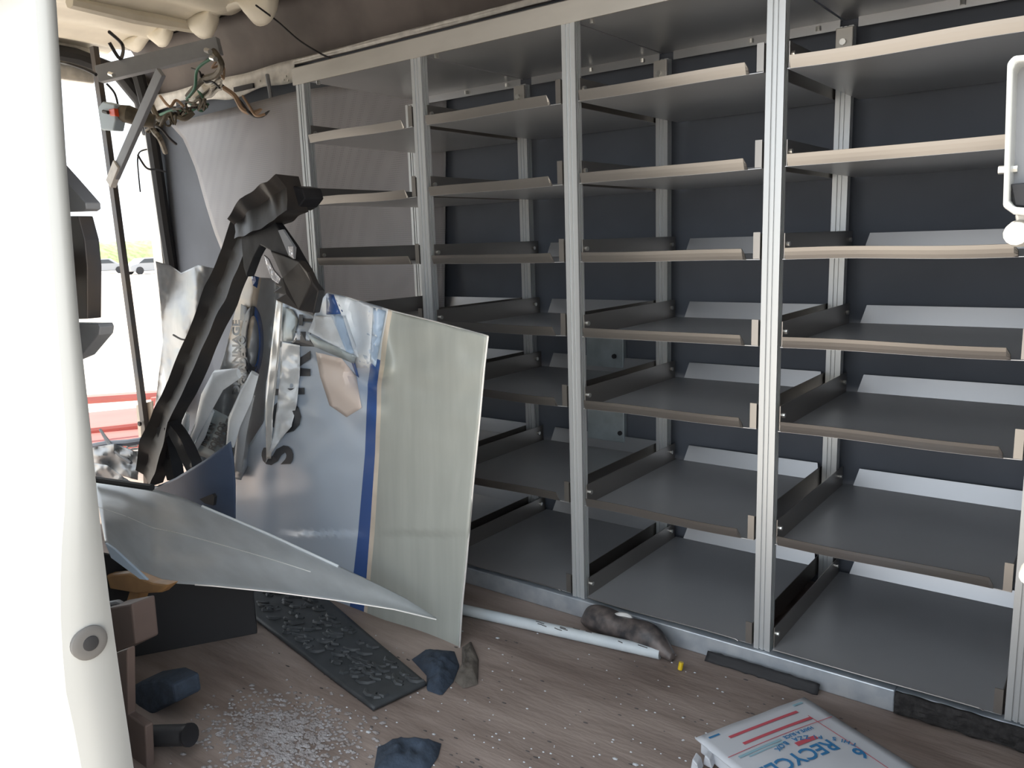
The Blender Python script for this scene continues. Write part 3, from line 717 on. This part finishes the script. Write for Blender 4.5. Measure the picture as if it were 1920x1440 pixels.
slabpx([(197,1018),(214,1030),(276,1088),(262,1086),(208,1046)], -1.045,.006,M['paleblue'],'turned_corner',flap,.001)
tag(MB().tube([at(178,899,-.76),at(220,905,-.745),at(262,911,-.73),at(285,914,-.72)], .011, 8).obj('rubber_seal', M['rubber'], smooth=True),'black rubber seal lying along the upper edge of the grey flap','seal')

# ------------------------------------------------------------------ dark low board, mat and things on the floor
m=MB(); A=atz(232,1236,FZ); B_=atz(482,1188,FZ); C_=atz(520,1176,FZ)
A=A+(A-B_)*.25
m.slab([A,B_,Vector((B_.x,B_.y,at(470,1096,B_.y).z)),Vector((A.x,A.y,at(250,1078,A.y).z))], (-.012,.01,0))
kb=m.obj('dark_board', M['rubber'], bevel=.002); tag(kb,'dark low board standing on the floor under the grey flap','board')
kk=atz(430,1186,FZ)+Vector((0,-.004,.012))
s_=at(430,1180,kk.y); MB().box((s_.x-.008,s_.y-.012,s_.z-.012),(s_.x+.008,s_.y-.006,s_.z+.016)).obj('white_tag', M['edge'], kb)

matc=[atz(400,1108,FZ),atz(700,1336,FZ),atz(800,1290,FZ),atz(600,1120,FZ)]
matc=[Vector(v) for v in matc]
def matf(u,v,dz=0):
    a=matc[0].lerp(matc[1],v); b=matc[3].lerp(matc[2],v); p=a.lerp(b,u); p.z=FZ+.012+dz+.006*nz(p.x,p.y,3,2); 
    return p
m=MB().grid(lambda u,v: matf(u,v), 20, 40)
rr=random.Random(11); mb=m
for k in range(120):
    u=rr.uniform(.12,.88); v=rr.uniform(.02,.97); c=matf(u,v,.005); a=rr.uniform(-.5,.5); L=rr.uniform(.008,.024)
    d=Vector((math.cos(a),math.sin(a),0)); n=Vector((-d.y,d.x,0))
    mb.tube([c-d*L+n*.004,c-d*L*.4-n*.004,c+d*L*.4-n*.004,c+d*L+n*.005], [.0008,.0026,.0026,.0008], 6)

mt_=m.obj('floor_mat', M['mat'], smooth=True, solid=.010, recalc=False); tag(mt_,'long dark rubber step mat with raised swirls lying on the plywood floor','mat')
# pipe
pA=Vector(atz(1238,1236,FZ)); pA.z=FZ+.017; pB=Vector(atz(700,1086,FZ)); pB.z=FZ+.017
pB=pA+(Vector(atz(866,1152,FZ+.0))-pA)*1.35; pB.z=FZ+.017
pp_=[pA.lerp(pB,i/12) for i in range(13)]
pipe=MB().tube(pp_, .0165, 20).obj('white_pipe', M['pipe'], smooth=True); tag(pipe,'long white scuffed plastic pipe lying on the floor along the rack','pipe')
rr=random.Random(5)
for k in range(12):
    t_=rr.random()**1.5*.6; c=pA.lerp(pB,t_); a=rr.uniform(.6,2.2); 
    d=(pB-pA).normalized(); n=Vector((d.y,-d.x,0)); r_=.0168
    if n.y>0: n=-n
    P=[]
    for j in range(5): P.append(c+d*(rr.uniform(.004,.012)*(j-2)*.7)+ (n*math.cos(a+j*.05)+Vector((0,0,1))*math.sin(a+j*.05))*r_)
    MB().tube(P,.0012,5).obj('scuff_mark', M['smudge'], pipe)

# crushed sooty bottle
bo=thing('crushed_bottle', Vector(atz(1180,1225,FZ)), 'crushed sooty plastic bottle lying between the white pipe and the rail','bottle')
bp=[(1100,1160,.04),(1118,1168,.055),(1150,1180,.05),(1180,1190,.045),(1205,1200,.055),(1230,1210,.05),(1248,1220,.03),(1262,1228,.018)]
secs=[]; rr=random.Random(8)
for i,(px,py,r_) in enumerate(bp):
    r_*= .78; c=Vector(atz(px,py+14,FZ)); c.z=FZ+r_; c.y=min(c.y,-.045)
    secs.append([c+Vector((.35*r_*math.cos(a)*.4, r_*math.cos(a)*(1+.25*nz(i,k,.9,1)), max(-r_, r_*math.sin(a)*(1+.3*nz(i,k,.8,2))))) for k,a in enumerate([j*math.pi/6 for j in range(12)])])
o=MB().ribbon(secs).obj('bottle_body', M['dirtbottle'], bo, smooth=True, sharp=0)
sb=o.modifiers.new('sub','SUBSURF'); sb.levels=1; sb.render_levels=2
c=Vector(atz(1190,1180,FZ)); c.z=FZ+.058; c.y=-.05
cc=[c+Vector((.026*math.cos(a),.006*math.sin(a*2),.016*math.sin(a))) for a in [j*math.pi/8 for j in range(1,10)]]
MB().tube(cc,.008,8).obj('torn_label', M['edge'], bo, smooth=True)

y_=Vector(atz(1275,1258,FZ)); tag(MB().tube([y_+Vector((0,0,.004)),y_+Vector((.002,.004,.024))],.0065,10).obj('yellow_cap', M['yellow'], smooth=True),'tiny yellow plastic tube on the floor beside the pipe end','cap')

# cloths
def blob(name, outline, h, mt, label, cat, seed=0, n=9):
    P=[Vector(atz(q[0],q[1],FZ)) for q in outline]; c=sum(P,Vector())/len(P); mb=MB(); K=48
    B=[]
    for k in range(K):
        q=polyline([tuple(p_) for p_ in P]+[tuple(P[0])],k/K); B.append(Vector((q[0],q[1],0)))
    def f(u,v):
        b=B[int(round(u*K))%K]; p_=Vector((c.x,c.y,0)).lerp(b,v); rr_=1-v**3
        z=FZ+.002+h*rr_*(.75+.6*nz(p_.x,p_.y,22,seed)+.35*nz(p_.x,p_.y,50,seed+1)); p_.z=max(FZ+.002,z); return p_
    mb.grid(f,K,n); return tag(mb.obj(name, mt, smooth=True, sharp=0, recalc=True),label,cat)
blob('navy_rag', [(772,1238),(800,1218),(852,1222),(862,1250),(850,1280),(828,1306),(800,1296),(800,1268)], .035, M['cloth'],'dark navy rag on the floor at the foot of the grey green panel','rag',1)
blob('taupe_rag', [(866,1215),(884,1205),(898,1238),(896,1285),(868,1292),(852,1278),(866,1250)], .03, M['browncloth'],'taupe rag on the floor just right of the navy rag','rag',5)
blob('black_rag', [(708,1402),(745,1388),(770,1394),(828,1394),(822,1420),(800,1452),(700,1452)], .03, M['cloth'],'crumpled black rag on the floor at the bottom edge of the photo','rag',9)
# pale dust patch (stuff), lower left, and scattered chips
P=[Vector(atz(q[0],q[1],FZ)) for q in ((400,1350),(470,1318),(560,1300),(640,1335),(700,1380),(640,1440),(500,1480),(300,1480))]
mb=MB(); rr=random.Random(21)
for k in range(1500):
    w=[rr.random()**2 for _ in P]; s_=sum(w); p_=sum((P[i]*(w[i]/s_) for i in range(len(P))),Vector()); r_=rr.uniform(.002,.009); a=rr.random()*3
    p_=p_+Vector((rr.gauss(0,.09),rr.gauss(0,.05),0)); p_.z=FZ+.0015
    n=rr.randint(4,6); mb.add([p_+Vector((r_*math.cos(a+j*6.283/n)*rr.uniform(.6,1.5),r_*math.sin(a+j*6.283/n)*rr.uniform(.5,1.1),0)) for j in range(n)]+[p_+Vector((0,0,.003))],[(j,(j+1)%n,n) for j in range(n)])
tag(mb.obj('dried_dirt', M['mud'], merge=False), 'pale dried dirt flakes on the plywood floor at lower left','dirt',kind='stuff')
mb=MB()
for k in range(230):
    px=rr.uniform(430,1500); py=rr.uniform(1180,1460); p_=Vector(atz(px,py,FZ)); 
    if p_.y>-.05: continue
    p_.z=FZ+.001; r_=rr.uniform(.001,.003)*(2.2 if rr.random()<.07 else 1); a=rr.random()*3; n=5
    mb.add([p_+Vector((r_*math.cos(a+j*6.283/n)*1.4,r_*math.sin(a+j*6.283/n),0)) for j in range(n)]+[p_+Vector((0,0,.002))],[(j,(j+1)%n,n) for j in range(n)])
tag(mb.obj('floor_chips', M['card'], merge=False), 'small pale chips of debris scattered over the brown floor','debris',kind='stuff')
mb=MB()
for k in range(150):
    px=rr.uniform(430,1650); py=rr.uniform(1200,1460); p_=Vector(atz(px,py,FZ)); 
    if p_.y>-.045: continue
    p_.z=FZ+.001; r_=rr.uniform(.001,.004); a=rr.random()*3; n=6
    mb.add([p_+Vector((r_*math.cos(a+j*6.283/n)*2,r_*math.sin(a+j*6.283/n)*.7,0)) for j in range(n)]+[p_+Vector((0,0,.002))],[(j,(j+1)%n,n) for j in range(n)])
tag(mb.obj('floor_grit', M['smudge'], merge=False), 'dark grit scattered over the brown floor','debris',kind='stuff')

# ------------------------------------------------------------------ pizza box
BZ=FZ+.03
c0=Vector(atz(1508,1313,BZ)); c1=Vector(atz(1308,1388,BZ)); c2=Vector(atz(1800,1437,BZ))
e1=(c1-c0); e2=(c2-c0); 
e1n=e1.normalized(); e2n=(e2-e1n*e2.dot(e1n)).normalized(); LN=.33; W1=e1.length
box=thing('pizza_box', (c0+e1*.5+e2n*.16)-Vector((0,0,.03)), 'flattened white cardboard pizza box printed in red and blue on the floor','box')
def bx(a,b,z=0): 
    p_=c0+e1n*a+e2n*b; p_.z=BZ+z+.010*math.sin(b*6)*.5*0; return p_
ol=[(.012,0),(W1-.01,0),(W1,.012),(W1,LN),(0,LN),(0,.012)]
MB().slab([bx(a,b,0) for a,b in ol],(0,0,-.026)).obj('box_body', M['card'], box, bevel=.004)
lid=MB().grid(lambda u,v: bx(-.004+(W1+.008)*u, -.004+(LN)*v, .004+.006*math.sin(u*3.1)*math.sin(v*3)+.002*nz(u,v,4,1)),16,16).obj('lid', M['card'], box, smooth=True, solid=.003)
# torn tabs
for k,(px,py) in enumerate(((1312,1420),(1335,1412))):
    q=Vector(atz(px,py,FZ+.02)); MB().slab([q+Vector((-.012,0,-.014)),q+Vector((.012,-.004,-.014)),q+Vector((.008,-.01,.010)),q+Vector((-.006,-.004,.014))],(.004,-.03,0)).obj('side_tab', M['card'], box, bevel=.003)
def bz(a,b): u=(a+.004)/(W1+.008); v=(b+.004)/LN; return .004+.006*math.sin(u*3.1)*math.sin(v*3)+.0035
def stripe(a0,a1,b0,b1,mt,name='printed_stripe'):
    mb=MB().grid(lambda u,v: bx(a0+(a1-a0)*u,b0+(b1-b0)*v,bz(a0+(a1-a0)*u,b0+(b1-b0)*v)),12,2); mb.obj(name, mt, lid, recalc=True, solid=.0004)
stripe(.06,W1-.06,.032,.040,M['cardred']); stripe(.05,W1-.07,.066,.074,M['cardred'])
stripe(.005,W1-.01,.088,.0895,M['cardred']); stripe(.05,.0515,.06,.32,M['cardred'])
stripe(.02,.05,.010,.016,M['cardteal']); stripe(W1-.05,W1-.02,.012,.017,M['cardblue'])
stripe(W1-.15,W1-.03,.097,.104,M['cardteal']); stripe(W1-.15,W1-.05,.108,.112,M['cardteal'])
stripe(.10,.16,.125,.137,M['cardred'])
def btext(body, a, b, size, mt, ang=0):
    vs,fs=text_verts(body,1.0); ca,sa=math.cos(ang),math.sin(ang); out=[]
    for v in vs:
        X=(v.x*ca-v.y*sa)*size; Y=(v.x*sa+v.y*ca)*size; aa=a+X; bb=b+Y; out.append(bx(aa,bb,bz(aa,bb)+.0006))
    MB().add(out,fs).obj('printed_text', mt, lid, merge=False, recalc=False, solid=.0006)
btext('RECYCLE', .085, .150, .052, M['cardblue'])
btext('6', .05,.20,.05,M['cardblue'])
btext('HAVE A SLICE', .08,.096,.014,M['cardblue'])
w_='THIS PIZZA BOX'
R0=.13; ctr=(W1*.5,.24)
for k,ch in enumerate(w_):
    if ch==' ': continue
    th=math.pi*1.12+ (k)*.115
    a=ctr[0]+R0*math.cos(th); b=ctr[1]+R0*math.sin(th); btext(ch,a,b,.018,M['cardblue'],th-math.pi*1.5+0)

# ------------------------------------------------------------------ things behind the white jamb, lower left
hd=thing('tan_bracket', at(250,1150,-1.0), 'tan wooden bracket with a short leg beneath the flap corner','bracket')
slabpx([(198,1078),(240,1074),(285,1092),(318,1096),(300,1112),(262,1114),(205,1104)], -.985,.03,M['tan'],'arm',hd,.006)
slabpx([(243,1106),(262,1112),(250,1148),(232,1140)], -.97,.03,M['tan'],'leg',hd,.004)
bxo=slabpx([(200,1140),(246,1132),(254,1208),(206,1232)], -1.09,.06,M['brown'],'brown_box',None,.005); tag(bxo,'small brown grey box under the tan bracket','box')
MB().tube([at(200,1134,-1.07),at(222,1130,-1.065),at(236,1138,-1.06)],.008,8).obj('cap', M['greybar'], bxo, smooth=True)
bp_=thing('brown_post', at(250,1460,-1.0), 'brown upright post rising from the floor behind the white pillar','post')
slabpx([(214,1225),(238,1216),(240,1340),(272,1362),(276,1452),(240,1460),(226,1330)], -1.17,.02,M['brown'],'upright',bp_,.004)
def atblock(pts,y,th,mt,name,lab,cat):
    o=slabpx(pts,y,th,mt,name,None,.008); return tag(o,lab,cat)
atblock([(238,1292),(262,1278),(300,1272),(325,1284),(330,1318),(300,1326),(282,1342),(262,1330),(244,1312)],-1.05,.07,M['cloth'],'dark_block','dark navy padded block beside the brown post','block')
cy=thing('black_roll', at(315,1378,-.96),'short black cylinder roll sticking out beside the brown post','roll')
a=at(262,1380,-1.13); b=at(352,1378,-1.09)
MB().tube([a,b],.024,20).obj('roll_body', M['rubber'], cy, smooth=True)
MB().tube([b,b+(b-a).normalized()*.008],.026,20).obj('end_rim', M['black'], cy, smooth=True)

# rubber plug on jamb and dark bracket behind it
pl_=thing('rubber_plug', atx(168,1205,XJ+.01),'round grey rubber plug set in the white door pillar','plug')
c=atx(168,1205,XJ+.012)
MB().tube([c+Vector((-.01,0,0)),c+Vector((.002,0,0)),c+Vector((.004,0,0)),c+Vector((.005,0,0))],[.033,.033,.029,.021],28).obj('outer_ring', M['greyrubber'], pl_, smooth=True)
MB().tube([c+Vector((.003,0,0)),c+Vector((.007,0,0)),c+Vector((.008,0,0))],[.015,.014,.010],20).obj('centre_button', M['rubber'], pl_, smooth=True)
dk=thing('door_check_bracket', at(150,500,-1.15),'dark steel door bracket jutting out from behind the white pillar','bracket')
slabpx([(90,300),(122,336),(160,380),(161,392),(155,396),(90,398)],-1.17,.03,M['greybar'],'upper_wing',dk,.002)
slabpx([(90,405),(146,405),(158,450),(163,500),(163,598),(90,600)],-1.17,.03,M['darkpole'],'spine',dk,.002)
xa=at(140,500,-1.15).x; MB().box((xa-.06,-1.28,1.03),(xa,-1.15,1.09)).obj('mounting_arm', M['darkpole'], dk)
slabpx([(100,606),(184,607),(187,614),(185,628),(152,668),(100,690)],-1.17,.03,M['greybar'],'lower_wing',dk,.002)

# latch hardware on the right jamb
lt=thing('door_latch_housing', at(1905,430,-1.25),'pale rounded latch housing on the door frame at the right edge','latch')
ringo=[(1888,118),(1900,104),(2060,90),(2060,420),(1900,402),(1880,388)]
ringi=[(1900,130),(1906,116),(2048,106),(2048,400),(1902,388),(1892,376)]
P1=[at(q[0],q[1],-1.27) for q in ringo]; P2=[at(q[0],q[1],-1.27) for q in ringi]; off=Vector((0,.03,0)); n=6
vs=P1+P2+[p_+off for p_ in P1]+[p_+off for p_ in P2]; fs=[]
for i in range(n):
    j=(i+1)%n; fs+=[(i,j,n+j,n+i),(2*n+i,3*n+i,3*n+j,2*n+j),(i,2*n+i,2*n+j,j),(n+i,n+j,3*n+j,3*n+i)]
MB().add(vs,fs).obj('rim', M['white'], lt, bevel=.002)
MB().slab([at(q[0],q[1],-1.245) for q in ringi],(0,.004,0)).obj('inner_plate', M['greybar'], lt)
slabpx([(1894,345),(2050,330),(2050,398),(1902,386)],-1.262,.01,M['black'],'latch_slot',lt,.001)
c=at(1908,438,-1.262); MB().tube([c+Vector((0,-.010,0)),c+Vector((0,.012,0))],[.008,.010],14).obj('knob', M['beam'], lt, smooth=True)
slabpx([(1902,400),(2000,395),(2000,470),(1912,462)],-1.25,.012,M['beam'],'base_plate',lt,.002)
c=at(1872,319,-1.25); MB().tube([c,c+Vector((.012,0,0))],.003,8).obj('pin', M['bolt'], lt)
c=at(1931,1078,-1.255); o=MB().tube([c+Vector((0,-.004,0)),c+Vector((0,.012,0))],.007,12).obj('door_bump_stop', M['beam'], smooth=True); tag(o,'small white round stop low on the right door frame','stop')

# ================================================================== OUTSIDE
m=MB().box((-120,-60,-.70),(60,110,-.65)); struct(m.obj('ground', M['concrete']))
gy=thing('grass_bank', (-98,45,-.65),'strip of green grass along the far edge of the yard','grass')
m=MB().grid(lambda u,v: Vector((-112+14*v, 0+90*u, -.65+3.4*v*(1-v)*4*(1+.35*nz(u*40,v,1,2)))), 120, 8); m.obj('grass_cover', M['grass'], gy, smooth=True); gy['kind']='stuff'
# red steel ramp deck outside
rd=thing('red_steel_ramp', Vector((-8.6,2.1,-.65)),'faded red steel ramp deck lying outside the open end','ramp')
def gpt(px,py,z=-.65): return Vector(atz(px,py,z))
a0=gpt(120,800,-.45); a1=gpt(300,775,-.45); b0=gpt(120,840,-.45); b1=gpt(300,822,-.45)
MB().slab([a0,a1,b1,b0],(0,0,-.08)).obj('deck', M['red'], rd)
a0=gpt(120,778,-.40); a1=gpt(300,760,-.40); MB().slab([a0,a1,gpt(300,790,-.4),gpt(120,806,-.4)],(0,0,-.06)).obj('deck', M['red'], rd)
a0=gpt(120,752,-.40); a1=gpt(300,740,-.40); MB().tube([a0,a1],.05,8).obj('rail', M['red'], rd)
MB().tube([gpt(120,812,-.36),gpt(300,792,-.36)],.03,8).obj('rail', M['red'], rd)
for q in ((130,760),(290,745)): p_=gpt(*q,-.40); MB().tube([p_,Vector((p_.x,p_.y,-.65))],.04,8).obj('post', M['red'], rd)
# parked cars far away
def car(x,y,rot,label):
    t=thing('parked_car',(x,y,-.65),label,'car','cars parked far outside'); t.rotation_euler.z=rot
    body=[(-2.1,.25),(-2.1,.75),(-1.5,.9),(-.9,1.35),(.6,1.38),(1.2,.92),(2.1,.8),(2.15,.25)]
    def put(mb,name,mt,**k):
        o=mb.obj(name,mt,t,**k); return o
    off=Vector((x,y,-.65))
    mb=MB().prism(body,'y',-.85,.85); mb.v=[v+off for v in mb.v]; put(mb,'body',M['carpaint'],bevel=.08)
    mb=MB().prism([(-1.35,.95),(-.85,1.28),(.52,1.3),(1.0,.95)],'y',-.87,.87); mb.v=[v+off for v in mb.v]; put(mb,'windows',M['glass'])
    for sx in (-1.35,1.35):
        for sy in (-.82,.82):
            mb=MB().tube([(sx,sy-.1,.32),(sx,sy+.1,.32)],.32,16); mb.v=[v+off for v in mb.v]; put(mb,'wheel',M['rubber'])
for k,(px,py,lab) in enumerate(((196,513,'grey car parked far outside just left of the slanted pole'),(282,513,'grey car parked far outside nearest the rear pillar'))):
    p_=gpt(px,py); car(p_.x,p_.y,math.radians(60+30*k),lab)
